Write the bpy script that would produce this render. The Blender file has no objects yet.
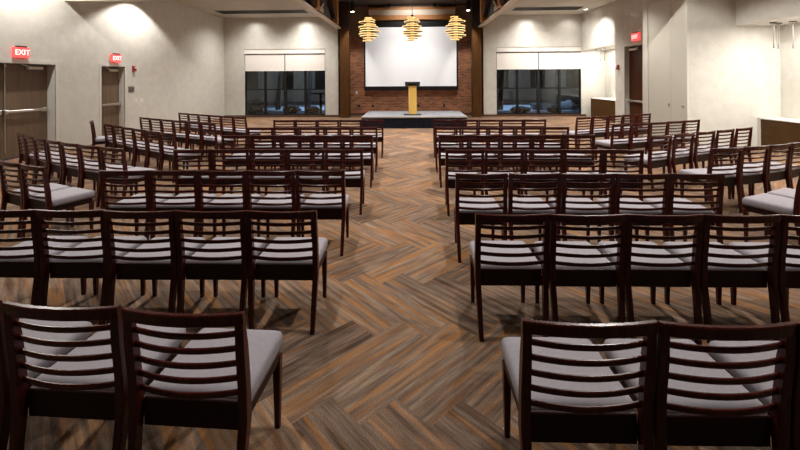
import bpy, bmesh, math, random
from mathutils import Vector, Matrix
random.seed(7)
R = math.radians
scene = bpy.context.scene
COL = scene.collection

# ------------------------------------------------------------------ materials
def nt(name):
    m = bpy.data.materials.new(name); m.use_nodes = True
    t = m.node_tree; b = t.nodes['Principled BSDF']
    return m, t, b

def setc(b, c, rough=.5, spec=None, metal=None, coat=None):
    b.inputs['Base Color'].default_value = (*c, 1)
    b.inputs['Roughness'].default_value = rough
    if spec is not None: b.inputs['Specular IOR Level'].default_value = spec
    if metal is not None: b.inputs['Metallic'].default_value = metal
    if coat is not None:
        b.inputs['Coat Weight'].default_value = coat
        b.inputs['Coat Roughness'].default_value = .15

def ramp(t, stops):
    r = t.nodes.new('ShaderNodeValToRGB')
    e = r.color_ramp.elements
    while len(e) < len(stops): e.new(.5)
    for k, (p, c) in enumerate(stops):
        e[k].position = p; e[k].color = (*c, 1)
    return r

def mottled(name, c1, c2, scale=3, rough=.6, stretch=(1, 1, 1), bump=0, detail=5, spec=None, coat=None, metal=None, bscale=None):
    m, t, b = nt(name)
    setc(b, c1, rough, spec, metal, coat)
    tc = t.nodes.new('ShaderNodeTexCoord'); mp = t.nodes.new('ShaderNodeMapping')
    mp.inputs['Scale'].default_value = stretch
    n = t.nodes.new('ShaderNodeTexNoise'); n.inputs['Scale'].default_value = scale; n.inputs['Detail'].default_value = detail
    r = ramp(t, [(.3, c1), (.7, c2)])
    t.links.new(tc.outputs['Object'], mp.inputs[0]); t.links.new(mp.outputs[0], n.inputs['Vector'])
    t.links.new(n.outputs['Fac'], r.inputs[0]); t.links.new(r.outputs[0], b.inputs['Base Color'])
    if bump:
        bp = t.nodes.new('ShaderNodeBump'); bp.inputs['Strength'].default_value = bump; bp.inputs['Distance'].default_value = .01
        n2 = n
        if bscale:
            n2 = t.nodes.new('ShaderNodeTexNoise'); n2.inputs['Scale'].default_value = bscale
            t.links.new(mp.outputs[0], n2.inputs['Vector'])
        t.links.new(n2.outputs['Fac'], bp.inputs['Height']); t.links.new(bp.outputs[0], b.inputs['Normal'])
    return m

def plain(name, c, rough=.5, **k):
    m, t, b = nt(name); setc(b, c, rough, **k); return m

def emit(name, c, s, base=(.8, .8, .8)):
    m, t, b = nt(name); setc(b, base, .6)
    b.inputs['Emission Color'].default_value = (*c, 1); b.inputs['Emission Strength'].default_value = s
    return m

M = {}
M['plaster'] = mottled('plaster', (.53, .51, .465), (.595, .575, .53), 4.5, .75, bump=.5, bscale=22, detail=8)
M['ceiling'] = mottled('ceiling_paint', (.47, .44, .38), (.52, .49, .43), 1.2, .8)
M['trimwhite'] = plain('painted_trim', (.60, .58, .53), .45)
M['panel'] = mottled('painted_panel', (.55, .53, .46), (.59, .57, .50), 1.0, .5)
M['tan'] = mottled('tan_plaster', (.19, .11, .065), (.25, .15, .09), 2, .6)
M['darkceil'] = mottled('dark_ceiling', (.045, .033, .026), (.07, .052, .04), 3, .7)
M['timber'] = mottled('timber', (.060, .022, .004), (.105, .043, .009), 3, .6, (8, 8, .7), bump=.15, spec=.2)
M['darktimber'] = mottled('dark_timber', (.02, .011, .007), (.05, .022, .012), 3, .5, (4, 4, 1))
M['orangetimber'] = mottled('orange_timber', (.38, .16, .045), (.50, .23, .075), 3, .5, (6, 6, 1))
M['steel'] = plain('pale_steel', (.58, .51, .42), .5)
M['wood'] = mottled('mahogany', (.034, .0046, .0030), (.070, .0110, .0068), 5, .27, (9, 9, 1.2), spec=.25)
M['fabric'] = mottled('grey_upholstery', (.265, .240, .268), (.31, .28, .31), 60, .8, bump=.1)
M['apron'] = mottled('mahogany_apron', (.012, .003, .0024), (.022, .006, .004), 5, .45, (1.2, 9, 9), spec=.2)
M['walnut'] = mottled('walnut_door', (.125, .082, .053), (.18, .122, .082), 2.5, .45, (7, 7, .35), spec=.25)
M['darkdoor'] = mottled('dark_door', (.040, .011, .003), (.066, .020, .006), 2.5, .45, (7, 7, .35), spec=.15)
M['counterwood'] = mottled('counter_wood', (.060, .028, .006), (.085, .040, .010), 2, .5, (1, 1, 6), spec=.15)
M['countertop'] = plain('white_top', (.78, .76, .72), .3)
M['metal'] = plain('brushed_metal', (.55, .52, .47), .35, metal=.85)
M['greymetal'] = plain('grey_metal', (.12, .11, .10), .5)
M['whitemetal'] = plain('white_enamel', (.7, .68, .63), .4)
M['blackmetal'] = plain('black_metal', (.010, .010, .011), .45, spec=.25)
M['blackcloth'] = mottled('black_skirt', (.006, .006, .010), (.010, .010, .015), 20, .9, (4, 4, .2), spec=.05)
M['deck'] = mottled('grey_deck', (.17, .17, .19), (.21, .21, .235), 12, .7)
M['lecternwood'] = mottled('honey_wood', (.55, .33, .07), (.66, .42, .11), 2, .4, (6, 6, .6))
M['shade'] = plain('shade_fabric', (.74, .70, .66), .8)
M['screen'] = emit('screen_surface', (.93, .95, 1), .17, (.85, .85, .86))  # slight glow stands in for light falling on the white screen
M['red'] = plain('red_enamel', (.28, .012, .016), .4)
M['exitface'] = emit('exit_red', (1, .09, .09), .8, (.7, .05, .05))
M['exitletter'] = emit('exit_letter', (1, .55, .5), 1.0)
M['darkplate'] = plain('dark_plate', (.10, .085, .07), .5)
M['baseboard'] = mottled('dark_baseboard', (.06, .028, .016), (.09, .045, .025), 3, .5)
M['bulb'] = emit('bulb', (1, .93, .8), 14)
M['disc'] = emit('glowing_rim', (1, .63, .23), 1.0, (.4, .3, .18))
M['core'] = emit('lamp_core', (1, .50, .14), .45)
M['discwood'] = mottled('amber_veneer', (.09, .032, .008), (.13, .05, .013), 4, .5)
M['night_ground'] = mottled('asphalt', (.03, .035, .045), (.06, .07, .085), 2, .8)
M['snow'] = mottled('pale_path', (.40, .45, .52), (.62, .66, .72), 4, .8)
M['shrub'] = mottled('shrub_leaf', (.012, .026, .014), (.05, .075, .045), 9, .7)
M['bark'] = mottled('bark', (.02, .017, .014), (.04, .035, .03), 9, .8)
M['facade'] = mottled('grey_facade', (.22, .22, .21), (.28, .28, .27), 2, .8)
M['stone'] = mottled('pale_stone', (.16, .18, .19), (.24, .26, .27), 6, .8)

# brick
m, t, b = nt('brick'); b.inputs['Roughness'].default_value = .8
tc = t.nodes.new('ShaderNodeTexCoord'); sp = t.nodes.new('ShaderNodeSeparateXYZ'); cb = t.nodes.new('ShaderNodeCombineXYZ')
bt = t.nodes.new('ShaderNodeTexBrick'); bt.inputs['Scale'].default_value = 1.0
bt.inputs['Brick Width'].default_value = .23; bt.inputs['Row Height'].default_value = .078; bt.inputs['Mortar Size'].default_value = .007
bt.inputs['Color1'].default_value = (.44, .155, .06, 1); bt.inputs['Color2'].default_value = (.16, .052, .026, 1); bt.inputs['Mortar'].default_value = (.42, .29, .20, 1)
t.links.new(tc.outputs['Object'], sp.inputs[0]); t.links.new(sp.outputs['X'], cb.inputs['X']); t.links.new(sp.outputs['Z'], cb.inputs['Y'])
t.links.new(cb.outputs[0], bt.inputs['Vector']); t.links.new(bt.outputs['Color'], b.inputs['Base Color'])
bp = t.nodes.new('ShaderNodeBump'); bp.inputs['Strength'].default_value = .5; bp.inputs['Distance'].default_value = .008; bp.invert = True
t.links.new(bt.outputs['Fac'], bp.inputs['Height']); t.links.new(bp.outputs[0], b.inputs['Normal'])
M['brick'] = m

# glass
m, t, b = nt('pane_glass'); setc(b, (.82, .88, .90), 0.0)
b.inputs['Transmission Weight'].default_value = 1; b.inputs['IOR'].default_value = 1.45
M['glass'] = m

# herringbone carpet planks: UV runs along / across each plank, 'tone' is one random number per plank
m, t, b = nt('carpet_planks'); b.inputs['Roughness'].default_value = .95; b.inputs['Specular IOR Level'].default_value = .15
uv = t.nodes.new('ShaderNodeUVMap'); uv.uv_map = 'plank'
at = t.nodes.new('ShaderNodeAttribute'); at.attribute_name = 'tone'
def streak(scale, sx, sy, detail=4, rough=.6):
    mp = t.nodes.new('ShaderNodeMapping'); mp.inputs['Scale'].default_value = (sx, sy, 1)
    n = t.nodes.new('ShaderNodeTexNoise'); n.inputs['Scale'].default_value = scale; n.inputs['Detail'].default_value = detail; n.inputs['Roughness'].default_value = rough
    t.links.new(uv.outputs[0], mp.inputs[0]); t.links.new(mp.outputs[0], n.inputs['Vector']); return n
n1 = streak(1, 1.7, 24, 8, .66); n2 = streak(1, 1.2, 19, 6, .62); n3 = streak(1, 130, 200, 2)
ad = t.nodes.new('ShaderNodeMath'); ad.operation = 'MULTIPLY_ADD'; ad.inputs[1].default_value = .12; 
t.links.new(at.outputs['Fac'], ad.inputs[0]); t.links.new(n1.outputs['Fac'], ad.inputs[2])
base = ramp(t, [(.36, (.048, .026, .017)), (.50, (.115, .074, .053)), (.63, (.185, .128, .094)), (.80, (.32, .235, .17))])
t.links.new(ad.outputs[0], base.inputs[0])
ad2 = t.nodes.new('ShaderNodeMath'); ad2.operation = 'MULTIPLY_ADD'; ad2.inputs[1].default_value = .10
t.links.new(at.outputs['Fac'], ad2.inputs[0]); t.links.new(n2.outputs['Fac'], ad2.inputs[2])
om = ramp(t, [(.53, (0, 0, 0)), (.71, (1, 1, 1))]); t.links.new(ad2.outputs[0], om.inputs[0])
mulo = t.nodes.new('ShaderNodeMath'); mulo.operation = 'MULTIPLY'; mulo.inputs[1].default_value = .72
t.links.new(om.outputs[0], mulo.inputs[0])
mx = t.nodes.new('ShaderNodeMix'); mx.data_type = 'RGBA'; mx.inputs['B'].default_value = (.34, .140, .036, 1)
t.links.new(mulo.outputs[0], mx.inputs['Factor']); t.links.new(base.outputs[0], mx.inputs['A'])
mg = t.nodes.new('ShaderNodeMix'); mg.data_type = 'RGBA'; mg.blend_type = 'MULTIPLY'; mg.inputs['Factor'].default_value = .6
gr = ramp(t, [(.3, (.35, .35, .35)), (.7, (1.5, 1.5, 1.5))]); t.links.new(n3.outputs['Fac'], gr.inputs[0])
t.links.new(mx.outputs['Result'], mg.inputs['A']); t.links.new(gr.outputs[0], mg.inputs['B'])
t.links.new(mg.outputs['Result'], b.inputs['Base Color'])
M['carpet'] = m

# ------------------------------------------------------------------ mesh helpers
def add_box(bm, x0, x1, y0, y1, z0, z1, bev=0, seg=1, rot=None, at=None):
    g = bmesh.ops.create_cube(bm, size=1)['verts']
    bmesh.ops.scale(bm, vec=(x1 - x0, y1 - y0, z1 - z0), verts=g)
    bmesh.ops.translate(bm, vec=((x0 + x1) / 2, (y0 + y1) / 2, (z0 + z1) / 2), verts=g)
    if bev:
        es = list({e for v in g for e in v.link_edges})
        bmesh.ops.bevel(bm, geom=es, offset=bev, segments=seg, affect='EDGES', profile=.5)
    return g

def add_cyl(bm, x, y, z0, z1, r, r2=None, seg=20):
    r2 = r if r2 is None else r2
    return bmesh.ops.create_cone(bm, cap_ends=True, segments=seg, radius1=r, radius2=r2, depth=z1 - z0,
                                 matrix=Matrix.Translation((x, y, (z0 + z1) / 2)))['verts']

def add_rod(bm, a, b, r, seg=10):
    a, b = Vector(a), Vector(b); d = b - a
    mt = Matrix.Translation((a + b) / 2) @ d.to_track_quat('Z', 'Y').to_matrix().to_4x4()
    return bmesh.ops.create_cone(bm, cap_ends=True, segments=seg, radius1=r, radius2=r, depth=d.length, matrix=mt)['verts']

def add_beam(bm, a, b, w, h):
    a, b = Vector(a), Vector(b); d = b - a
    mt = Matrix.Translation((a + b) / 2) @ d.to_track_quat('Z', 'Y').to_matrix().to_4x4() @ Matrix.Diagonal((w, h, d.length, 1))
    return bmesh.ops.create_cube(bm, size=1, matrix=mt)['verts']

def loft(bm, rings):
    """closed tube through rings of equal vertex count"""
    vs = [[bm.verts.new(p) for p in r] for r in rings]
    n = len(rings[0])
    for a, b in zip(vs, vs[1:]):
        for i in range(n):
            bm.faces.new((a[i], a[(i + 1) % n], b[(i + 1) % n], b[i]))
    bm.faces.new(list(reversed(vs[0]))); bm.faces.new(vs[-1])

def obj(name, bm, mat, parent=None, smooth=False, loc=None):
    me = bpy.data.meshes.new(name)
    bmesh.ops.recalc_face_normals(bm, faces=bm.faces[:])
    bm.to_mesh(me); bm.free()
    me.materials.append(M[mat] if isinstance(mat, str) else mat)
    if smooth:
        for p in me.polygons: p.use_smooth = True
    o = bpy.data.objects.new(name, me); COL.objects.link(o)
    if parent: o.parent = parent
    if loc: o.location = loc
    return o

def box(name, mat, d, parent=None, bev=0, seg=1):
    """d in world metres when top-level, relative to the parent's origin otherwise"""
    bm = bmesh.new(); add_box(bm, *d, bev, seg)
    return obj(name, bm, mat, parent)

def tag(o, label, cat, group=None, kind=None):
    o['label'] = label; o['category'] = cat
    if group: o['group'] = group
    if kind: o['kind'] = kind
    return o

def empty(name, loc, rz=0):
    o = bpy.data.objects.new(name, None); COL.objects.link(o)
    o.location = loc; o.rotation_euler = (0, 0, rz); o.empty_display_size = .2
    return o

def struct(o, label, cat): return tag(o, label, cat, kind='structure')

def copy_tree(o, parent=None):
    c = o.copy(); COL.objects.link(c)
    if parent: c.parent = parent
    for ch in list(o.children): copy_tree(ch, c)
    return c

# ------------------------------------------------------------------ room shell
XL, YB, YN = -8.95, 18.75, -4.0
SC, CC = 4.72, 5.35                       # side ceiling, centre ceiling
# floor
bm = bmesh.new(); uvl = bm.loops.layers.uv.new('plank'); tone = bm.faces.layers.float.new('tone')
w, L = .25, 1.0
def plank(x0, y0, x1, y1, horiz):
    c = []
    for x, y in ((x0, y0), (x1, y0), (x1, y1), (x0, y1)):
        c.append((.08 + (x + y) * math.sqrt(.5), 3.43 + (y - x) * math.sqrt(.5)))
    if max(p[0] for p in c) < -9.1 or min(p[0] for p in c) > 9.2 or max(p[1] for p in c) < YN or min(p[1] for p in c) > YB + .05: return
    f = bm.faces.new([bm.verts.new((p[0], p[1], 0)) for p in c]); f[tone] = random.random()
    ou, ov = random.uniform(0, 90), random.uniform(0, 90)
    for lp, (u, v) in zip(f.loops, ((0, 0), (1, 0), (1, 1), (0, 1))):
        dx, dy = u * (x1 - x0), v * (y1 - y0)
        lp[uvl].uv = (ou + dx, ov + dy) if horiz else (ou + dy, ov + dx)
for s in range(-22, 23):
    for k in range(-130, 131):
        a = k * w + 2 * L * s; c = k * w
        if abs(a) + abs(c) > 60: continue
        plank(a, c, a + L, c + w, True); plank(a, c + w, a + w, c + w + L, False)
for co, no in (((-9.1, 0, 0), (-1, 0, 0)), ((9.2, 0, 0), (1, 0, 0)), ((0, YN, 0), (0, -1, 0)), ((0, YB + .05, 0), (0, 1, 0))):
    bmesh.ops.bisect_plane(bm, geom=bm.verts[:] + bm.edges[:] + bm.faces[:], plane_co=co, plane_no=no, clear_outer=True)
struct(obj('floor', bm, 'carpet'), 'brown and orange herringbone carpet plank floor', 'floor')
bm = bmesh.new(); uvl = bm.loops.layers.uv.new('plank'); tone = bm.faces.layers.float.new('tone')
for i in range(4):
    f = bm.faces.new([bm.verts.new(p) for p in ((-3.3, 18.8 + .25 * i, 0), (3.1, 18.8 + .25 * i, 0), (3.1, 19.05 + .25 * i, 0), (-3.3, 19.05 + .25 * i, 0))]); f[tone] = .5
    for lp, q in zip(f.loops, ((0, i), (6.4, i), (6.4, i + .25), (0, i + .25))): lp[uvl].uv = q
struct(obj('floor', bm, 'carpet'), 'strip of carpet at the foot of the brick wall behind the stage', 'floor')

def wall(name, label, boxes, mat='plaster'):
    bm = bmesh.new()
    for d in boxes: add_box(bm, *d)
    return struct(obj(name, bm, mat), label, 'wall')

TOP = 5.9
D1 = (7.40, 9.76, 2.19); D2 = (11.22, 12.16, 2.19)
wall('wall_left', 'pale plaster wall on the left with two exit doors', [
    (XL - .3, XL, YN, D1[0], 0, TOP), (XL - .3, XL, D1[0], D1[1], D1[2], TOP), (XL - .3, XL, D1[1], D2[0], 0, TOP),
    (XL - .3, XL, D2[0], D2[1], D2[2], TOP), (XL - .3, XL, D2[1], YB + .25, 0, TOP)])
W1 = (-7.97, -4.12); W2 = (3.91, 7.80); WT = 3.22; WB = .06
wall('wall_back', 'pale plaster back wall with two wide dark windows', [
    (XL, W1[0], YB, YB + .25, 0, TOP), (W1[0], W1[1], YB, YB + .25, WT, TOP), (W1[0], W1[1], YB, YB + .25, 0, WB), (W1[1], -3.3, YB, YB + .25, 0, TOP),
    (3.1, W2[0], YB, YB + .25, 0, TOP), (W2[0], W2[1], YB, YB + .25, WT, TOP), (W2[0], W2[1], YB, YB + .25, 0, WB), (W2[1], 9.2, YB, YB + .25, 0, TOP)])
wall('wall_front', 'dark unseen wall behind the camera', [(XL - .3, 9.3, YN - .2, YN, 0, TOP)], 'walnut')  # unseen wall, given a dark finish so the chair backs stay dark
wall('wall_brick', 'red brick wall behind the stage and screen', [(-3.5, 3.3, 19.65, 19.85, 0, 3.9)], 'brick')
wall('wall_brick_upper', 'tan wall band above the red brick', [(-3.5, 3.3, 19.55, 19.85, 3.9, TOP)], 'tan')
wall('wall_recess', 'tan side cheeks of the stage recess', [(-3.5, -3.3, YB, 19.85, 0, TOP), (3.1, 3.3, YB, 19.85, 0, TOP)], 'tan')
# right side: far buffet niche, door wall, storage block, near buffet niche
DR = (13.25, 14.39, 2.87)
wall('wall_right', 'grey plaster wall on the right around the tall dark exit door', [
    (7.5, 7.85, 12.1, DR[0], 0, TOP), (7.5, 7.85, DR[0], DR[1], DR[2], TOP), (7.5, 7.85, DR[1], 15.06, 0, TOP)])
wall('wall_right_bulkhead', 'bright bulkhead above the far buffet niche', [(7.85, 9.0, 15.06, YB, 3.04, TOP)])
wall('wall_right_niche', 'bright back wall of the far buffet niche', [(8.9, 9.2, 14.8, YB, 0, 3.04)])
wall('wall_right_niche_cheek', 'side wall of the far buffet niche behind the door wall', [(7.85, 8.9, 14.86, 15.05, 0, 3.04)])
wall('wall_right_block', 'pale storage block jutting out of the right wall', [(6.9, 7.85, 10.19, 12.1, 0, TOP), (7.85, 9.3, 10.19, 10.5, 0, TOP)])
wall('wall_right_near_bulkhead', 'pale bulkhead above the near buffet niche', [(8.03, 9.3, 2.0, 10.19, 3.03, TOP)])
wall('wall_right_near_niche', 'bright back wall of the near buffet niche', [(9.1, 9.4, 1.8, 10.19, 0, 3.03)])
wall('wall_right_near', 'plaster wall on the right beside the camera', [(8.03, 9.3, YN, 2.0, 0, TOP)])
# ceilings
def ceil(name, label, boxes, mat='ceiling'):
    bm = bmesh.new()
    for d in boxes: add_box(bm, *d)
    return struct(obj(name, bm, mat), label, 'ceiling')
ceil('ceiling_left', 'flat pale ceiling over the left seats', [(XL, -3.45, YN, YB, SC, SC + .15)])
ceil('ceiling_right', 'flat pale ceiling over the right seats', [(3.2, 9.3, YN, YB, SC, SC + .15)])
ceil('ceiling_centre', 'dark timber ceiling over the aisle and stage', [(-3.45, 3.2, YN, 19.6, CC, CC + .15)], 'darkceil')
for x0, x1, s in ((XL, -3.5, 'left'), (3.25, 8.03, 'right')):
    struct(box('beam_' + s, 'ceiling', (x0, x1, 10.02, 10.25, 3.83, SC)), 'dropped ceiling beam across the %s side' % s, 'beam')
for x0, x1, s in ((-8.4, -4.55, 'left'), (4.28, 7.11, 'right')):
    e = empty('air_slot', ((x0 + x1) / 2, 17.1, SC))
    hw = (x1 - x0) / 2
    bm = bmesh.new()
    for q in ((-hw, hw, -.42, -.40), (-hw, hw, .40, .42), (-hw, -hw + .02, -.40, .40), (hw - .02, hw, -.40, .40)): add_box(bm, *q, -.02, 0)
    obj('frame', bm, 'ceiling', e)
    bm = bmesh.new(); add_box(bm, -hw + .02, hw - .02, -.40, .40, -.012, -.004)
    for i in range(5): add_box(bm, -hw + .02, hw - .02, -.31 + .15 * i, -.29 + .15 * i, -.02, -.012)
    obj('grille', bm, 'blackmetal', e)
    tag(e, 'long dark linear air slot in the %s ceiling near the back wall' % s, 'air vent', 'linear ceiling slots')
# baseboards
bm = bmesh.new()
for x0, x1 in ((XL, W1[0]), (W1[0], W1[1]), (W1[1], -3.35)): add_box(bm, x0, x1, YB - .02, YB, 0, .10)
struct(obj('baseboard_left', bm, 'baseboard'), 'dark baseboard along the back wall left of the stage', 'baseboard')
bm = bmesh.new(); add_box(bm, 3.16, 8.0, YB - .02, YB, 0, .10)
struct(obj('baseboard_right', bm, 'baseboard'), 'dark baseboard along the back wall right of the stage', 'baseboard')
struct(box('baseboard_brick', 'baseboard', (-3.3, 3.1, 19.63, 19.65, 0, .1)), 'dark baseboard under the brick wall', 'baseboard')
# columns and trusses
for x0, x1, s in ((-3.36, -2.93, 'left'), (2.74, 3.16, 'right')):
    bm = bmesh.new(); add_box(bm, x0, x1, 18.38, 18.74, 0, 4.1, .012)
    c = obj('column', bm, 'timber'); struct(c, 'square brown timber column %s of the brick wall' % s, 'column')
    bm = bmesh.new(); add_box(bm, x0 - .02, x1 + .02, 18.30, 18.74, 4.1, CC, .01)
    obj('shaded_column_head', bm, 'darktimber', c)  # dark colour stands in for the truss shadow on the column top
for xc, sg, s in ((-3.30, 1, 'left'), (3.02, -1, 'right')):
    e = empty('truss', (xc, 0, 4.1)); struct(e, 'dark timber roof truss along the %s edge of the aisle bay' % s, 'truss')
    bm = bmesh.new(); add_box(bm, *sorted((-sg * .17, sg * .03)), -3.9, 18.3, 0, .05); obj('bottom_chord', bm, 'steel', e)
    bm = bmesh.new(); add_box(bm, -sg * .12 - .03, -sg * .12 + .03, -3.9, 18.3, .05, 1.24); obj('fascia', bm, 'darktimber', e)
    for py in (-2.5, 1.6, 5.6, 9.6, 13.45, 16.95):
        bm = bmesh.new(); add_box(bm, sg * .03 - .11, sg * .03 + .11, py - .16, py + .16, .05, 1.24, .01); obj('post', bm, 'orangetimber', e)
    for py in (-2.5, 1.6, 5.6, 9.6, 13.45):
        bm = bmesh.new(); add_beam(bm, (sg * .02, py + .2, .12), (sg * .02, py + 1.9, 1.18), .12, .2); obj('diagonal', bm, 'darktimber', e)
        bm = bmesh.new(); add_beam(bm, (sg * .02, py + 3.7, .12), (sg * .02, py + 2.0, 1.18), .12, .2); obj('diagonal', bm, 'darktimber', e)
        bm = bmesh.new()
        add_box(bm, sg * .10 - .01, sg * .10 + .01, py + .18, py + .9, .06, .20); add_beam(bm, (sg * .12, py + .3, .1), (sg * .12, py + .85, .42), .03, .10)
        obj('bracket_plate', bm, 'steel', e)

# ------------------------------------------------------------------ windows
def window(idx, x0, x1, label):
    e = empty('window_%d' % idx, ((x0 + x1) / 2, YB + .10, 0)); struct(e, label, 'window')
    h = (x1 - x0) / 2; zb, zt = WB, 2.98
    bm = bmesh.new()
    for d in ((-h, -h + .05, zb, zt), (h - .05, h, zb, zt), (-h, h, zb, zb + .09), (-h, h, zt - .06, zt)):
        add_box(bm, d[0], d[1], -.05, .05, d[2], d[3])
    obj('frame', bm, 'blackmetal', e)
    for i in (1, 2, 3):
        bm = bmesh.new(); x = -h + i * h / 2; q = .065 if i == 2 else .05; add_box(bm, x - q, x + q, -.05, .05, zb, zt); obj('mullion', bm, 'blackmetal', e)
    bm = bmesh.new(); add_box(bm, -h, h, -.045, .045, 1.285, 1.335); obj('transom', bm, 'blackmetal', e)
    for i in range(4):
        bm = bmesh.new(); add_box(bm, -h + i * h / 2 + .03, -h + (i + 1) * h / 2 - .03, .0, .012, zb + .05, zt - .03); obj('pane', bm, 'glass', e)
    # white header box and two roller shades
    side = 'left' if idx == 1 else 'right'
    v = empty('shade_valance', ((x0 + x1) / 2, YB - .02, 3.01))
    bm = bmesh.new(); add_box(bm, -h, h, .0, .12, 0, .195); obj('valance_box', bm, 'shade', v)
    bm = bmesh.new(); add_box(bm, -h, h, -.012, .12, .195, .21); obj('valance_cap', bm, 'darkplate', v)
    tag(v, 'white shade valance box along the top of the %s window' % side, 'valance', 'window shade valances')
    for k, (a, c) in enumerate(((x0, (x0 + x1) / 2), ((x0 + x1) / 2, x1))):
        r = empty('roller_shade', ((a + c) / 2, YB + .02, 2.95)); hh = (c - a) / 2 - .02
        bm = bmesh.new(); add_box(bm, -hh, hh, 0, .006, -.74, 0); obj('shade_cloth', bm, 'shade', r)
        bm = bmesh.new(); add_box(bm, -hh, hh, -.012, .014, -.765, -.735, .004); obj('hem_bar', bm, 'shade', r)
        bm = bmesh.new(); add_rod(bm, (-hh, .01, .02), (hh, .01, .02), .025, 12); obj('roller', bm, 'darkplate', r)
        tag(r, 'half lowered white roller shade on the %s half of the %s window' % (('left', 'right')[k], side), 'roller shade', 'roller shades')
window(1, *W1, 'wide black framed night window left of the stage')
window(2, *W2, 'wide black framed night window right of the stage')

# ------------------------------------------------------------------ doors
def frame_bm(y0, y1, zt, x_face, x_leaf, sg):
    """sg +1: room is on +x of the wall"""
    bm = bmesh.new(); a, c = sorted((x_face + sg * .015, x_leaf))
    for d in ((y0 - .07, y0 + .02, 0, zt + .07), (y1 - .02, y1 + .07, 0, zt + .07)):
        a2, c2 = sorted((x_face, x_face + sg * .015)); add_box(bm, a2, c2, *d)
    a2, c2 = sorted((x_face, x_face + sg * .015)); add_box(bm, a2, c2, y0 + .02, y1 - .02, zt - .02, zt + .07)
    add_box(bm, a, c, y0, y0 + .02, 0, zt); add_box(bm, a, c, y1 - .02, y1, 0, zt); add_box(bm, a, c, y0, y1, zt - .02, zt)
    return bm
def panic(parent, x, y0, y1, z, sg):
    bm = bmesh.new(); add_box(bm, *sorted((x + sg * .05, x + sg * .085)), y0, y1, z - .03, z + .03, .008)
    add_box(bm, *sorted((x, x + sg * .09)), y0, y0 + .09, z - .05, z + .05, .01); add_box(bm, *sorted((x, x + sg * .09)), y1 - .09, y1, z - .05, z + .05, .01)
    return obj('panic_bar', bm, 'metal', parent)
def closer(parent, x, y0, y1, z, sg):
    bm = bmesh.new(); add_box(bm, *sorted((x, x + sg * .07)), y0, y1, z - .035, z + .035, .008); add_rod(bm, (x + sg * .05, y0 + .06, z + .02), (x + sg * .10, y0 - .2, z + .07), .01)
    return obj('door_closer', bm, 'whitemetal', parent)
# double door, left wall
xl = XL - .20
e = empty('door_1', (0, 0, 0)); struct(e, 'brown double exit door at the near end of the left wall', 'door')
obj('door_frame', frame_bm(*D1, XL, xl, 1), 'trimwhite', e)
mid = 8.58
for k, (a, c) in enumerate(((D1[0] + .02, mid - .006), (mid + .006, D1[1] - .02))):
    bm = bmesh.new(); add_box(bm, xl - .045, xl, a, c, .008, D1[2] - .025, .003); lf = obj('door_leaf', bm, 'walnut', e)
    panic(lf, xl, *((a + .2, mid - .03) if k == 0 else (mid + .03, c - .1)), 1.07, 1)
    yr = mid - .08 if k == 0 else mid + .08
    bm = bmesh.new(); add_rod(bm, (xl + .03, yr, .15), (xl + .03, yr, 2.10), .012); add_box(bm, xl, xl + .05, yr - .02, yr + .02, 2.08, 2.16, .004); obj('vertical_rod', bm, 'metal', lf)
    closer(lf, xl, *((a + .06, a + .42) if k == 0 else (c - .55, c - .17)), 2.08, 1)
# single door, left wall
xl2 = XL - .17
e = empty('door_2', (0, 0, 0)); struct(e, 'brown single exit door at the far end of the left wall', 'door')
obj('door_frame', frame_bm(*D2, XL, xl2, 1), 'trimwhite', e)
bm = bmesh.new(); add_box(bm, xl2 - .045, xl2, D2[0] + .02, D2[1] - .02, .008, D2[2] - .025, .003); lf = obj('door_leaf', bm, 'walnut', e)
panic(lf, xl2, D2[0] + .06, D2[1] - .08, 1.05, 1); closer(lf, xl2, D2[1] - .45, D2[1] - .12, 2.08, 1)
# tall door, right wall
xr = 7.5 + .15
e = empty('door_3', (0, 0, 0)); struct(e, 'tall dark brown exit door in the right wall', 'door')
obj('door_frame', frame_bm(*DR, 7.5, xr, -1), 'trimwhite', e)
bm = bmesh.new(); add_box(bm, xr, xr + .045, DR[0] + .02, DR[1] - .02, .008, DR[2] - .025, .003); lf = obj('door_leaf', bm, 'darkdoor', e)
panic(lf, xr, DR[0] + .1, DR[1] - .06, .96, -1); closer(lf, xr, DR[1] - .55, DR[1] - .12, 2.74, -1)
# storage doors on the block
e = empty('door_4', (6.9, 0, 0)); struct(e, 'very tall pale storage doors on the right hand block', 'door')
bm = bmesh.new()
for d in ((11.86, 12.1, 0, 3.96), (10.19, 10.25, 0, 3.96), (10.25, 11.86, 3.88, 3.96)): add_box(bm, -.06, 0, *d, .006)
obj('door_frame', bm, 'trimwhite', e)
for a, c, yp in ((10.845, 11.85, 10.92), (10.26, 10.835, 10.37)):
    bm = bmesh.new(); add_box(bm, -.045, 0, a, c, .01, 3.87, .006); lf = obj('door_leaf', bm, 'panel', e)
    bm = bmesh.new(); add_cyl(bm, 0, 0, -.012, .012, .035); bmesh.ops.rotate(bm, matrix=Matrix.Rotation(R(90), 3, 'Y'), verts=bm.verts[:]); bmesh.ops.translate(bm, vec=(-.055, yp, 1.04), verts=bm.verts[:]); obj('door_pull', bm, 'metal', lf)

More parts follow.
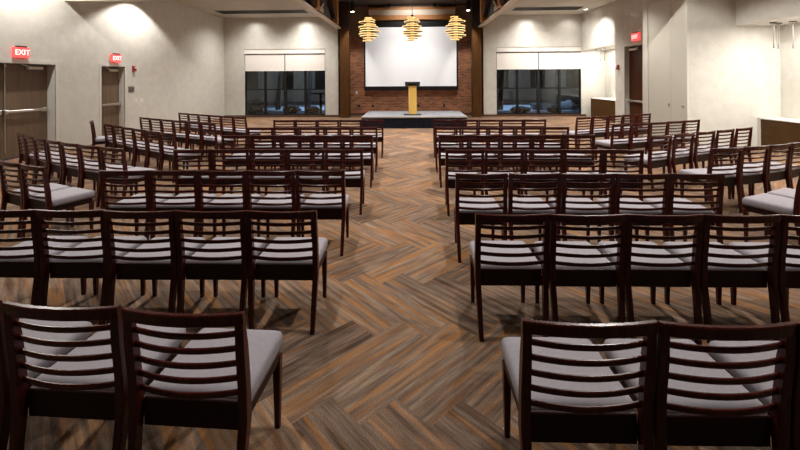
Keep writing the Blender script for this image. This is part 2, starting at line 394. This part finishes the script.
# ------------------------------------------------------------------ wall fittings
def text_obj(s, size, mat, parent, loc, rot):
    cu = bpy.data.curves.new('lettering', 'FONT'); cu.body = s; cu.size = size; cu.align_x = 'CENTER'; cu.align_y = 'CENTER'; cu.extrude = .003; cu.offset = .001
    cu.materials.append(M[mat]); t_ = bpy.data.objects.new('lettering_curve', cu); COL.objects.link(t_)
    me = bpy.data.meshes.new_from_object(t_.evaluated_get(bpy.context.evaluated_depsgraph_get())); bpy.data.objects.remove(t_)
    if not me.materials: me.materials.append(M[mat])
    o = bpy.data.objects.new('lettering', me); COL.objects.link(o); o.parent = parent; o.location = loc; o.rotation_euler = rot
    return o
def exit_sign(x, y, z, sg, label, ln=.36, h=.23):
    e = empty('exit_sign', (x, y, z))
    bm = bmesh.new(); add_box(bm, *sorted((0, sg * .07)), -ln / 2, ln / 2, -h / 2, h / 2, .01); obj('housing', bm, 'exitface', e)
    bm = bmesh.new(); add_box(bm, *sorted((0, sg * .08)), -ln * .3, ln * .3, h / 2, h / 2 + .03, .004); obj('canopy', bm, 'blackmetal', e)
    text_obj('EXIT', .17, 'exitletter', e, (sg * .074, 0, -.005), (R(90), 0, R(90) * sg))
    tag(e, label, 'exit sign', 'red exit signs')
exit_sign(XL, 8.84, 2.42, 1, 'red exit sign above the brown double door')
exit_sign(XL, 11.76, 2.44, 1, 'red exit sign above the brown single door on the left')
exit_sign(7.5, 13.62, 3.13, -1, 'red exit sign above the tall dark door on the right', .44, .25)
def alarm(x, y, z, sg, label):
    e = empty('fire_alarm', (x, y, z))
    bm = bmesh.new(); add_box(bm, *sorted((0, sg * .06)), -.07, .07, -.09, .09, .01); obj('alarm_body', bm, 'red', e)
    bm = bmesh.new(); add_box(bm, *sorted((sg * .06, sg * .085)), -.035, .035, 0, .06, .008); obj('strobe_lens', bm, 'whitemetal', e)
    tag(e, label, 'fire alarm', 'red fire alarms')
alarm(XL, 12.56, 2.15, 1, 'red fire alarm strobe beside the left single door')
alarm(7.5, 14.82, 2.15, -1, 'small dark red fire alarm beside the tall right door')
e = empty('room_sign', (XL, 12.45, 1.49))
bm = bmesh.new(); add_box(bm, 0, .012, -.13, .13, -.09, .09, .004); obj('sign_plate', bm, 'darkplate', e)
bm = bmesh.new(); add_box(bm, .012, .016, -.11, .11, .045, .055); obj('sign_line', bm, 'metal', e)
tag(e, 'small dark plate on the left wall below the fire alarm', 'sign')
def plate(name, x, y, z, ax, sg, mat, label, cat, group=None):
    e = empty(name, (x, y, z))
    def bx2(n, a, wd, h, mt):
        bm = bmesh.new()
        if ax == 'x': add_box(bm, *sorted((sg * a[0], sg * a[1])), -wd, wd, -h, h, .002)
        else: add_box(bm, -wd, wd, *sorted((sg * a[0], sg * a[1])), -h, h, .002)
        obj(n, bm, mt, e)
    bx2('cover_plate', (0, .01), .05, .065, mat); bx2('switch_rocker' if 'switch' in name else 'socket_face', (.01, .016), .02, .035, mat)
    tag(e, label, cat, group)
plate('light_switch', XL, 12.67, 1.11, 'x', 1, 'whitemetal', 'white wall switch plate nearer the single left door', 'light switch', 'left wall switches')
plate('light_switch', XL, 12.96, 1.10, 'x', 1, 'whitemetal', 'white wall switch plate farther from the single left door', 'light switch', 'left wall switches')
plate('light_switch', -2.76, 19.65, 1.12, 'y', -1, 'whitemetal', 'white switch plate on the brick wall left of the screen', 'light switch')
for x, lab in ((-2.64, 'black outlet on the brick, farthest left behind the stage'), (-1.97, 'black outlet on the brick, second from the left behind the stage'), (.28, 'black outlet on the brick just right of the lectern'), (1.54, 'black outlet on the brick, farthest right behind the stage')):
    plate('wall_outlet', x, 19.65, .62 if False else .46, 'y', -1, 'blackmetal', lab, 'wall outlet', 'brick wall outlets')

# ------------------------------------------------------------------ buffet counters
def counter(x0, x1, y0, y1, zt, label):
    e = empty('buffet_counter', (x0, (y0 + y1) / 2, 0)); hy = (y1 - y0) / 2; wd = x1 - x0
    bm = bmesh.new(); add_box(bm, .02, wd, -hy, hy - .07, 0, zt - .03); obj('cabinet_body', bm, 'counterwood', e)
    bm = bmesh.new(); add_box(bm, -.0, wd, -hy, hy - .07, zt - .03, zt, .004); obj('countertop', bm, 'countertop', e)
    bm = bmesh.new(); add_box(bm, .0, wd, hy - .07, hy, 0, zt, .003); obj('end_panel', bm, 'trimwhite' if y0 < 5 else 'counterwood', e)
    tag(e, label, 'counter', 'built in buffet counters')
counter(8.05, 8.895, 15.07, 18.36, .87, 'brown buffet counter with white top in the far right niche')
counter(8.54, 9.095, 2.05, 10.185, .755, 'brown buffet counter with white top in the near right niche')
def niche_pendant(x, y, zc, zt, label):
    e = empty('niche_pendant', (x, y, zc))
    bm = bmesh.new(); add_cyl(bm, 0, 0, -.025, 0, .07); obj('canopy', bm, 'greymetal', e)
    bm = bmesh.new(); add_cyl(bm, 0, 0, zt - zc + .12, -.02, .009, seg=8); obj('rod', bm, 'greymetal', e)
    bm = bmesh.new(); add_cyl(bm, 0, 0, zt - zc, zt - zc + .12, .018, .012, seg=12); obj('lamp_head', bm, 'greymetal', e)
    bm = bmesh.new(); add_cyl(bm, 0, 0, zt - zc - .008, zt - zc, .014, seg=12); obj('bulb', bm, 'whitemetal', e)
    tag(e, label, 'pendant light', 'slim niche pendants')
niche_pendant(8.41, 9.58, 3.03, 2.42, 'slim rod pendant in the near niche, left of its neighbours')
niche_pendant(8.62, 9.70, 3.03, 2.42, 'slim rod pendant in the near niche, middle one set farther back')
niche_pendant(8.70, 9.42, 3.03, 2.40, 'slim rod pendant in the near niche, right of its neighbours')
for k, (y, q) in enumerate(((18.06, 'nearest the window'), (17.68, 'middle of the three'), (17.31, 'nearest the tall door'))):
    niche_pendant(8.18, y, 3.04, 2.5, 'slim rod pendant in the far niche, ' + q)

# ------------------------------------------------------------------ stage, lectern, screen
e = empty('stage_platform', (.05, 15.62, 0))
bm = bmesh.new(); add_box(bm, -1.89, 1.89, -1.32, 1.32, .385, .41, .004); obj('deck', bm, 'deck', e)
bm = bmesh.new()
for d in ((-1.90, 1.90, -1.335, -1.32), (-1.90, 1.90, 1.32, 1.335), (-1.90, -1.885, -1.32, 1.32), (1.885, 1.90, -1.32, 1.32)): add_box(bm, *d, .375, .412)
obj('edge_trim', bm, 'metal', e)
bm = bmesh.new()
pts = []
N = 150
for i in range(N + 1):
    x = -1.88 + 3.76 * i / N; pts.append((x, -1.31 - .003 * math.sin(i * 1.3)))
for i in range(N):
    a, c = pts[i], pts[i + 1]
    q = [bm.verts.new(p) for p in ((a[0], a[1], .0), (c[0], c[1], 0), (c[0], c[1], .38), (a[0], a[1], .38))]; bm.faces.new(q)
bmesh.ops.remove_doubles(bm, verts=bm.verts[:], dist=1e-5)
for d in ((-1.88, -1.86, -1.29, 1.3), (1.86, 1.88, -1.29, 1.3), (-1.88, 1.88, 1.28, 1.3)): add_box(bm, *d, 0, .38)
obj('skirt', bm, 'blackcloth', e, True)
bm = bmesh.new()
for x in (-1.7, 0, 1.7):
    for y in (-1.15, 1.15): add_box(bm, x - .03, x + .03, y - .03, y + .03, 0, .385)
obj('frame_leg', bm, 'blackmetal', e)
tag(e, 'low grey stage platform with black skirt before the brick wall', 'stage')
e = empty('lectern', (-.005, 15.1, .411))
bm = bmesh.new(); add_box(bm, -.32, .32, -.22, .22, 0, .035, .008); obj('base_plate', bm, 'blackmetal', e)
bm = bmesh.new(); add_box(bm, -.15, .15, -.12, .12, .035, 1.10, .006); obj('column_body', bm, 'lecternwood', e)
bm = bmesh.new(); g = add_box(bm, -.28, .28, -.22, .22, -.035, .035, .008)
bmesh.ops.rotate(bm, matrix=Matrix.Rotation(R(-14), 3, 'X'), verts=bm.verts[:]); bmesh.ops.translate(bm, vec=(0, 0, 1.165), verts=bm.verts[:]); obj('reading_top', bm, 'blackmetal', e)
tag(e, 'yellow wood lectern with black top standing on the stage', 'lectern')
e = empty('projection_screen', (-.08, 19.36, 1.42))
bm = bmesh.new(); add_box(bm, -2.20, 2.20, 0, .02, 0, 2.86); obj('screen_surface', bm, 'screen', e)
bm = bmesh.new(); add_box(bm, -2.27, -2.20, -.01, .04, -.19, 3.2); add_box(bm, 2.20, 2.27, -.01, .04, -.19, 3.2); add_box(bm, -2.20, 2.20, 0, .03, 2.86, 3.19); obj('black_border', bm, 'blackmetal', e)
bm = bmesh.new(); add_box(bm, -2.27, 2.27, -.03, .05, -.19, 0, .01); obj('weight_bar', bm, 'blackmetal', e)
tag(e, 'large white projection screen hanging in front of brick wall', 'projection screen')
e = empty('screen_pelmet', (-.02, 19.3, 4.62))
bm = bmesh.new(); add_box(bm, -2.12, 2.12, -.12, .25, 0, .22, .01); obj('lower_rail', bm, 'orangetimber', e)
bm = bmesh.new(); add_box(bm, -2.10, 2.10, -.07, .25, .22, .49); obj('pale_panel', bm, 'steel', e)
bm = bmesh.new(); add_box(bm, -2.12, 2.12, -.12, .25, .49, .59, .01); obj('upper_rail', bm, 'orangetimber', e)
tag(e, 'pale pelmet with two wood rails above the projection screen', 'pelmet')

# pendants over the stage
def loft_ring(bm, x, y, z0, z1, r0, r1, n=32):
    vs = [[bm.verts.new((x + r * math.cos(2 * math.pi * i / n), y + r * math.sin(2 * math.pi * i / n), z)) for i in range(n)] for r, z in ((r0, z0), (r1, z0), (r1, z1), (r0, z1))]
    for k in range(4):
        a, b_ = vs[k], vs[(k + 1) % 4]
        for i in range(n): bm.faces.new((a[i], a[(i + 1) % n], b_[(i + 1) % n], b_[i]))
def pendant(x, label, rz):
    e = empty('disc_pendant', (x, 14.5, 3.58), rz)
    bm = bmesh.new(); add_cyl(bm, 0, 0, .46, CC - 3.58, .008, seg=8); obj('cord', bm, 'blackmetal', e)
    bm = bmesh.new(); add_cyl(bm, 0, 0, .42, .50, .04); obj('cap', bm, 'blackmetal', e)
    bm = bmesh.new(); add_cyl(bm, 0, 0, -.42, .42, .07, .07); obj('lamp_core', bm, 'core', e)
    for i, r in enumerate((.14, .20, .29, .22, .35, .28, .38, .30, .33, .22, .16)):
        z = .415 - i * .083
        bm = bmesh.new(); ox = .06 * math.sin(i * 2.4)
        oy = .05 * math.cos(i * 1.9)
        add_cyl(bm, ox, oy, z - .009, z + .009, r - .011, seg=32)
        d = obj('disc', bm, 'discwood', e)
        bm = bmesh.new()
        loft_ring(bm, ox, oy, z - .012, z + .012, r - .012, r)
        obj('glowing_rim', bm, 'disc', d)
    tag(e, label, 'pendant light', 'tiered glowing pendants')
pendant(-1.59, 'tiered glowing wood pendant over the left end of the stage', .1)
pendant(.0, 'tiered glowing wood pendant above the lectern', .9)
pendant(1.57, 'tiered glowing wood pendant over the right end of the stage', 1.7)
def cyl_spot(x, y, z, label):
    e = empty('cylinder_spotlight', (x, y, z))
    bm = bmesh.new(); add_cyl(bm, 0, 0, 0, .42, .085); add_cyl(bm, 0, 0, .42, CC - z, .02, seg=10); obj('cylinder_body', bm, 'blackmetal', e)
    bm = bmesh.new(); add_cyl(bm, 0, 0, -.006, .0, .07); obj('lens', bm, 'bulb', e)
    tag(e, label, 'spotlight', 'black cylinder spotlights')
cyl_spot(-2.62, 17.5, 4.74, 'black cylinder spotlight hanging beside the left column')
cyl_spot(2.44, 17.5, 4.74, 'black cylinder spotlight hanging beside the right column')
def downlight(x, y, z, label, grp='recessed downlights', lens='bulb'):
    e = empty('downlight', (x, y, z))
    bm = bmesh.new()
    g = bmesh.ops.create_cone(bm, cap_ends=False, segments=24, radius1=.10, radius2=.075, depth=.03, matrix=Matrix.Translation((0, 0, -.015))); obj('trim_ring', bm, 'whitemetal', e)
    bm = bmesh.new(); add_cyl(bm, 0, 0, -.014, -.004, .075); obj('lens', bm, lens, e)
    tag(e, label, 'downlight', grp)
downlight(7.45, 17.37, SC, 'bright round downlight in the right ceiling corner')
for x, s in ((-1.08, 'left'), (1.07, 'right')):
    e = empty('ceiling_spot', (x, 19.0, CC)); bm = bmesh.new(); add_cyl(bm, 0, 0, -.16, 0, .075, .09); obj('spot_body', bm, 'blackmetal', e)
    bm = bmesh.new(); add_cyl(bm, 0, 0, -.19, -.16, .06, .075); obj('spot_rim', bm, 'darkplate', e)
    tag(e, 'small dark ceiling spot above the screen, %s one' % s, 'ceiling spot', 'small dark ceiling spots')

# ------------------------------------------------------------------ chairs
def post_y(z):                       # centre line of a rear post, seen from the side
    if z <= .42: return -.262 + (.047) * (z / .42) ** 1.3
    return -.215 - .047 * ((z - .42) / .43) ** 1.25
def rear_leg_bm(s):
    bm = bmesh.new(); rings = []
    for z, wx, wy in ((0, .030, .030), (.2, .034, .038), (.40, .038, .048), (.55, .038, .044), (.70, .036, .038), (.805, .034, .030)):
        y = post_y(z); x = s * (.2475 - .019)
        if z < .4: x -= s * .016 * (1 - z / .4)
        rings.append([(x - wx / 2, y - wy / 2, z), (x + wx / 2, y - wy / 2, z), (x + wx / 2, y + wy / 2, z), (x - wx / 2, y + wy / 2, z)])
    loft(bm, rings)
    es = [e for e in bm.edges if abs((e.verts[0].co - e.verts[1].co).z) > .05]
    bmesh.ops.bevel(bm, geom=es, offset=.004, segments=1, affect='EDGES')
    return bm
def front_leg_bm(s):
    bm = bmesh.new(); rings = []
    for z, q in ((0, .026), (.36, .040)):
        x = s * .196; y = .205
        rings.append([(x - q / 2, y - q / 2, z), (x + q / 2, y - q / 2, z), (x + q / 2, y + q / 2, z), (x - q / 2, y + q / 2, z)])
    loft(bm, rings); bmesh.ops.bevel(bm, geom=[e for e in bm.edges if abs((e.verts[0].co - e.verts[1].co).z) > .05], offset=.003, segments=1, affect='EDGES')
    return bm
def slat_bm(z0, z1, half, th, bow, dy=0, n=12):
    bm = bmesh.new(); rings = []
    for i in range(n + 1):
        x = -half + 2 * half * i / n; b_ = -bow * (1 - (x / half) ** 2)
        ya, yb = post_y(z0) + b_ + dy, post_y(z1) + b_ + dy; q = .004
        rings.append([(x, ya - th / 2, z0 + q), (x, ya - th / 2 + q, z0), (x, ya + th / 2 - q, z0), (x, ya + th / 2, z0 + q),
                      (x, yb + th / 2, z1 - q), (x, yb + th / 2 - q, z1), (x, yb - th / 2 + q, z1), (x, yb - th / 2, z1 - q)])
    loft(bm, rings); return bm
def cushion_bm():
    bm = bmesh.new(); nx, ny = 14, 14; x0, y0, y1 = .222, -.187, .238
    def P(u, v, k):                     # u, v in -1..1; k 0 bottom 1 top
        hx = x0 - .002 * v
        return hx, (y0 + y1) / 2 + v * (y1 - y0) / 2
    rings = []
    prof = ((.345 + .055, .985), (.42, 1.0), (.448, 1.0), (.464, .975), (.473, .93), (.478, .84), (.482, .6), (.484, .3))
    for z, sc in prof:
        ring = []
        for i in range(48):
            a = 2 * math.pi * (i + .5) / 48; c, s_ = math.cos(a), math.sin(a); ex = .10
            u = math.copysign(abs(c) ** ex, c); v = math.copysign(abs(s_) ** ex, s_)
            ring.append(((x0 - .002 * v) * u * sc, (y0 + y1) / 2 + v * (y1 - y0) / 2 * sc, z))
        rings.append(ring)
    loft(bm, rings); return bm
def make_chair():
    e = empty('slat_back_chair', (0, 0, 0))
    obj('seat_cushion', cushion_bm(), 'fabric', e, True)
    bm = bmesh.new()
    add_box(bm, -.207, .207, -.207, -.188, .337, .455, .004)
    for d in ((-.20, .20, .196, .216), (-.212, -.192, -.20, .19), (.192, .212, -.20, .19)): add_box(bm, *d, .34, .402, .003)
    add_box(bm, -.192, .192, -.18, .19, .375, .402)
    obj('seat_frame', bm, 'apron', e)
    for s in (-1, 1): obj('leg', rear_leg_bm(s), 'wood', e)
    for s in (-1, 1): obj('leg', front_leg_bm(s), 'wood', e)
    br = obj('backrest', slat_bm(.799, .85, .2475, .024, .030), 'wood', e)
    for z in (.756, .694, .631, .568, .506): obj('slat', slat_bm(z - .0125, z + .0125, .2125, .014, .033, .004), 'wood', br)
    return e
proto = make_chair(); used = [False]
ORD = ('first', 'second', 'third', 'fourth', 'fifth', 'sixth', 'seventh')
def place(x, y, rz, label, group):
    c = copy_tree(proto) if used[0] else proto
    used[0] = True
    c.location = (x, y, 0); c.rotation_euler = (0, 0, rz); tag(c, label, 'chair', group)
def row(px, py, n, sd, pitch, a0, a1, fmt, group):
    """px, py: inner back corner; a0..a1 how far the chairs turn to the aisle (degrees); sd -1 left, 1 right"""
    for i in range(n):
        a = R(a0 + (a1 - a0) * (i / (n - 1) if n > 1 else 0))
        dx, dy = sd * math.cos(a), math.sin(a); fx, fy = -sd * math.sin(a), math.cos(a)
        j = R(random.uniform(-.5, .5) + (.4 if a1 < 5 else 0))
        place(px + dx * pitch / 2 + fx * .265, py + dy * pitch / 2 + fy * .265 + random.uniform(-.008, .008), sd * a + j, fmt % ORD[i], group)
        px += dx * pitch; py += dy * pitch
GL, GR = 'chairs in straight rows left of the aisle', 'chairs in straight rows right of the aisle'
RN = ('nearest row', 'second nearest row', 'third nearest row', 'fourth nearest row', 'fifth row from camera', 'sixth row from camera', 'farthest row')
for k, (x, y, n, p, a) in enumerate(((-.648, 1.53, 3, .521, 2.6), (-.665, 2.73, 5, .4985, 0), (-.68, 3.95, 5, .4985, 0), (-.65, 5.17, 5, .50, 0), (-.65, 6.48, 5, .50, 0), (-.67, 7.55, 5, .50, 0), (-.66, 8.95, 5, .50, 0))):
    row(x, y, n, -1, p, a, a, 'dark slat-back chair, %s from the aisle, left straight block, ' + RN[k], GL)
for k, (x, y, n, p) in enumerate(((.40, 1.51, 3, .50), (.41, 2.69, 5, .50), (.40, 3.84, 5, .504), (.41, 5.14, 5, .50), (.41, 6.48, 5, .50), (.41, 7.54, 5, .50), (.45, 8.94, 5, .50))):
    row(x, y, n, 1, p, 0, 0, 'dark slat-back chair, %s from the aisle, right straight block, ' + RN[k], GR)
WL, WR = 'chairs in the angled rows by the left wall', 'chairs in the angled rows by the right wall'
WN = ('nearest row', 'second row from camera', 'third row from camera', 'fourth row from camera', 'farthest row')
for k, (x, y, n, p, a0, a1) in enumerate(((-3.88, 4.09, 2, .50, 22, 24), (-3.86, 5.22, 7, .519, 21, 35), (-4.07, 6.70, 6, .517, 31, 36), (-4.19, 8.35, 6, .511, 27, 31), (-4.08, 9.65, 6, .50, 29, 32))):
    row(x, y, n, -1, p, a0, a1, 'dark slat-back chair, %s from inner end, angled left wing, ' + WN[k], WL)
for k, (x, y, n, p, a0, a1) in enumerate(((3.68, 3.90, 2, .50, 26, 28), (3.78, 5.20, 4, .497, 13, 27), (3.62, 6.24, 5, .572, 25, 26.5), (3.87, 7.88, 5, .50, 20, 24), (3.77, 9.33, 5, .504, 24, 25))):
    row(x, y, n, 1, p, a0, a1, 'dark slat-back chair, %s from inner end, angled right wing, ' + WN[k], WR)
place(-7.04, 8.97, R(-54), 'lone dark slat-back chair turned sideways beside the left wall', WL)

# ------------------------------------------------------------------ outside at night
o = box('ground', 'night_ground', (-25, 25, YB + .25, 48, -.15, -.02)); struct(o, 'dark paved ground outside the windows', 'ground')
def path(name, pts, label):
    bm = bmesh.new()
    top = [bm.verts.new((x, y, .03)) for x, y in pts]; bot = [bm.verts.new((x, y, -.05)) for x, y in pts]
    bm.faces.new(top); bm.faces.new(list(reversed(bot)))
    for i in range(len(pts)):
        q = (i + 1) % len(pts); bm.faces.new((top[i], bot[i], bot[q], top[q]))
    struct(obj(name, bm, 'snow'), label, 'path')
path('path_left', [(-11.5, 23), (-5.5, 22.0), (-4.5, 24.0), (-3, 28), (-12, 27)], 'pale paved path outside the left window')
path('path_right', [(4.5, 22), (8.5, 21.6), (8.5, 25), (11, 27), (4.5, 26.5)], 'pale paved path outside the right window')
def building(x0, x1, y, h, label):
    e = empty('building', ((x0 + x1) / 2, y, -.02)); hw = (x1 - x0) / 2
    bm = bmesh.new(); add_box(bm, -hw, hw, 0, 3, 0, h); obj('facade', bm, 'facade', e)
    n = int((x1 - x0) / 3)
    for i in range(n):
        x = -hw + (i + .5) * (x1 - x0) / n
        bm = bmesh.new(); add_box(bm, x - .6, x + .6, -.03, .0, 1.0, 3.2); obj('window', bm, 'blackmetal', e)
    bm = bmesh.new(); add_box(bm, -hw - .1, hw + .1, -.15, 3.1, h, h + .15); obj('parapet', bm, 'darkplate', e)
    tag(e, label, 'building')
building(-24, -3, 33, 6, 'dim grey building across the yard behind the left window')
building(3, 24, 34, 6, 'dim grey building across the yard behind the right window')
def shrub(x, y, r, h, label):
    e = empty('shrub', (x, y, -.02)); bm = bmesh.new()
    bmesh.ops.create_icosphere(bm, subdivisions=3, radius=1)
    for v in bm.verts:
        q = 1 + random.uniform(-.16, .16); v.co = Vector((v.co.x * r * q, v.co.y * r * q, h * .5 + v.co.z * h * .5 * q))
    obj('foliage', bm, 'shrub', e)
    bm = bmesh.new(); add_cyl(bm, 0, 0, 0, h * .4, .03, seg=8); obj('stem', bm, 'bark', e)
    tag(e, label, 'shrub', 'shrubs outside the windows')
for x, y, r, h, q in ((-9.4, 21.2, .5, .7, 'outside the left window, leftmost of its bed'), (-8.3, 20.8, .45, .75, 'outside the left window, second from left'), (-6.5, 21.3, .45, .45, 'outside the left window, middle of the view'), (-5.2, 20.6, .35, .4, 'outside the left window, nearest its right end'),
                      (5.6, 21.0, .5, .35, 'outside the right window, left half of the view'), (7.2, 20.6, .35, .45, 'outside the right window, beside the stone planter')):
    shrub(x, y, r, h, 'low leafy shrub ' + q)
def tree(x, y, h, label):
    e = empty('tree', (x, y, -.02)); bm = bmesh.new()
    rings = []
    for i in range(8):
        f = i / 7; rr = .16 * (1 - .55 * f); ox = .12 * math.sin(f * 4 + x)
        rings.append([(ox + rr * math.cos(a * math.pi / 5), rr * math.sin(a * math.pi / 5), f * h) for a in range(10)])
    loft(bm, rings); obj('trunk', bm, 'bark', e, True)
    for i in range(5):
        a = i * 1.3 + x; bm = bmesh.new(); add_beam(bm, (0, 0, h * (.55 + .08 * i)), (1.1 * math.cos(a), 1.1 * math.sin(a), h * (.72 + .1 * i)), .06, .06); obj('branch', bm, 'bark', e)
    tag(e, label, 'tree', 'bare trees outside the windows')
for x, y, q in ((-7.7, 23, 'left window, left of its centre post'), (-6.6, 25.2, 'left window, right of its centre post'), (5.0, 22.5, 'right window, in its left half'), (9.2, 25.5, 'right window, near its right end')):
    tree(x, y, 5.0, 'bare dark tree outside the ' + q)
e = empty('planter', (7.1, 22.4, -.02)); bm = bmesh.new(); add_box(bm, -.5, .5, -.3, .3, 0, .4, .03); obj('planter_box', bm, 'stone', e)
bm = bmesh.new(); add_box(bm, -.43, .43, -.23, .23, .36, .42); obj('soil', bm, 'bark', e); tag(e, 'pale stone planter outside the right window', 'planter')
def bollard(x, y, h, label):
    e = empty('bollard', (x, y, -.02)); bm = bmesh.new(); add_box(bm, -.06, .06, -.06, .06, 0, h, .01); obj('bollard_post', bm, 'blackmetal', e)
    bm = bmesh.new(); add_box(bm, -.5, .5, -.09, .09, h, h + .08, .01); obj('bollard_cap', bm, 'blackmetal', e); tag(e, label, 'bollard')
bollard(-4.95, 21.4, 1.0, 'dark T shaped post outside the left window')
e = empty('boulder', (8.6, 22.6, -.02)); bm = bmesh.new(); bmesh.ops.create_icosphere(bm, subdivisions=3, radius=1)
for v in bm.verts: v.co = Vector((v.co.x * .6, v.co.y * .5, max(0, v.co.z * .55 + .05 * math.sin(v.co.x * 7))))
obj('rock', bm, 'stone', e); bm = bmesh.new(); add_cyl(bm, 0, 0, -.02, .05, .7, .66); obj('gravel_ring', bm, 'stone', e); tag(e, 'rounded bluish boulder outside the right window', 'boulder')

# ------------------------------------------------------------------ lights
def spot(name, loc, power, ang, blend=.6, col=(1, .93, .82), size=.08, aim=None):
    l = bpy.data.lights.new(name, 'SPOT'); l.energy = power; l.spot_size = R(ang); l.spot_blend = blend; l.color = col; l.shadow_soft_size = size
    o = bpy.data.objects.new(name, l); COL.objects.link(o); o.location = loc
    if aim: o.rotation_euler = (Vector(aim) - Vector(loc)).to_track_quat('-Z', 'Y').to_euler()
    return o
def area(name, loc, power, sx, sy, col=(1, .95, .86), aim=None):
    l = bpy.data.lights.new(name, 'AREA'); l.shape = 'RECTANGLE'; l.size = sx; l.size_y = sy; l.energy = power; l.color = col
    o = bpy.data.objects.new(name, l); COL.objects.link(o); o.location = loc
    if aim: o.rotation_euler = (Vector(aim) - Vector(loc)).to_track_quat('-Z', 'Y').to_euler()
    return o
WARM = (1, .955, .885)
# wall washers
for y, p, a in ((4.4, 140, 150), (8.67, 200, 150), (12.45, 250, 122)): spot('wall_washer', (-8.1, y, 4.68), p, a, .25, WARM, .04)  # the nearest one is unseen, added for bounced light
for x, p in ((-7.4, 190), (-5.1, 320), (5.3, 320), (7.0, 80)): spot('wall_washer', (x, 17.3, 4.68), p, 145, 1, WARM, .05)
for x, p in ((-7.4, 40), (-5.0, 75), (5.3, 75), (7.2, 30)): spot('wall_grazer', (x, 18.25, 4.69), p, 150, 1, WARM, .08)
spot('wall_washer', (7.1, 16.6, 4.68), 230, 125, .8, WARM, .05)
spot('wall_washer', (4.0, 8.67, 4.68), 290, 150, .15, WARM, .04)
# seat downlights, side ceilings
for y, p in ((4.6, 240), (7.9, 240), (12.0, 230), (15.2, 230)):
    for x in (-6.2, 5.6): spot('downlight_lamp', (x, y, 4.66), p, 112, .9, WARM, .12)
# centre bay
for y, p in ((2.6, 230), (5.8, 430), (9.4, 640), (12.6, 840), (15.0, 500)):
    for x in (-2.0, 1.75): spot('bay_lamp', (x, y, 5.25), p * .95, 105, 1, WARM, .12)
# niches
area('niche_strip', (8.45, 6.6, 3.01), 175, .3, 5.6)
area('niche_strip', (8.25, 16.9, 3.02), 65, .4, 3.2)
# stage accents
for x in (-2.62, 2.44): spot('cylinder_lamp', (x, 17.5, 4.72), 190, 48, .7, WARM, .05, (x * 1.1, 19.6, 1.6))
spot('pelmet_lamp', (0, 17.6, 5.2), 90, 100, .8, WARM, .1, (0, 19.5, 4.2))
spot('brick_fill', (0, 15.6, 5.25), 260, 62, .8, WARM, .1, (0, 19.6, .9))  # unseen spot added to brighten the lower brick wall
spot('screen_fill', (0, 13.0, 5.2), 110, 40, .9, (1, .98, .96), .1, (0, 19.3, 2.9))  # added spot that lifts the screen, no fixture in view
# outdoors
spot('facade_fill', (-9, 27.5, 4.5), 190, 120, .8, (.9, .97, 1), .2, (-9, 33, 2.5))  # this pair is added outdoors to brighten the facades behind the windows
spot('facade_fill', (9, 27.5, 4.5), 190, 120, .8, (.9, .97, 1), .2, (9, 34, 2.5))
spot('yard_lamp', (-5.5, 24, 5.5), 900, 75, .7, (.45, .68, 1), .2)
spot('yard_lamp', (6.8, 23.5, 5.5), 800, 75, .7, (.45, .68, 1), .2)
w_ = bpy.data.worlds.new('night'); scene.world = w_; w_.use_nodes = True
w_.node_tree.nodes['Background'].inputs[0].default_value = (.012, .02, .04, 1); w_.node_tree.nodes['Background'].inputs[1].default_value = .6

# ------------------------------------------------------------------ camera
cam = bpy.data.cameras.new('camera'); co = bpy.data.objects.new('camera', cam); COL.objects.link(co)
cam.sensor_width = 36; cam.lens = 18.0; cam.shift_y = -.1819; cam.clip_start = .05
co.location = (0, 0, 1.75)
co.matrix_world = Matrix.Translation((0, 0, 1.75)) @ Matrix.Rotation(R(1.8), 4, 'Z') @ Matrix.Rotation(R(90), 4, 'X') @ Matrix.Rotation(R(-.35), 4, 'Z')
scene.camera = co
vs = scene.view_settings; vs.view_transform = 'Standard'; vs.look = 'None'; vs.gamma = 1; vs.exposure = .78
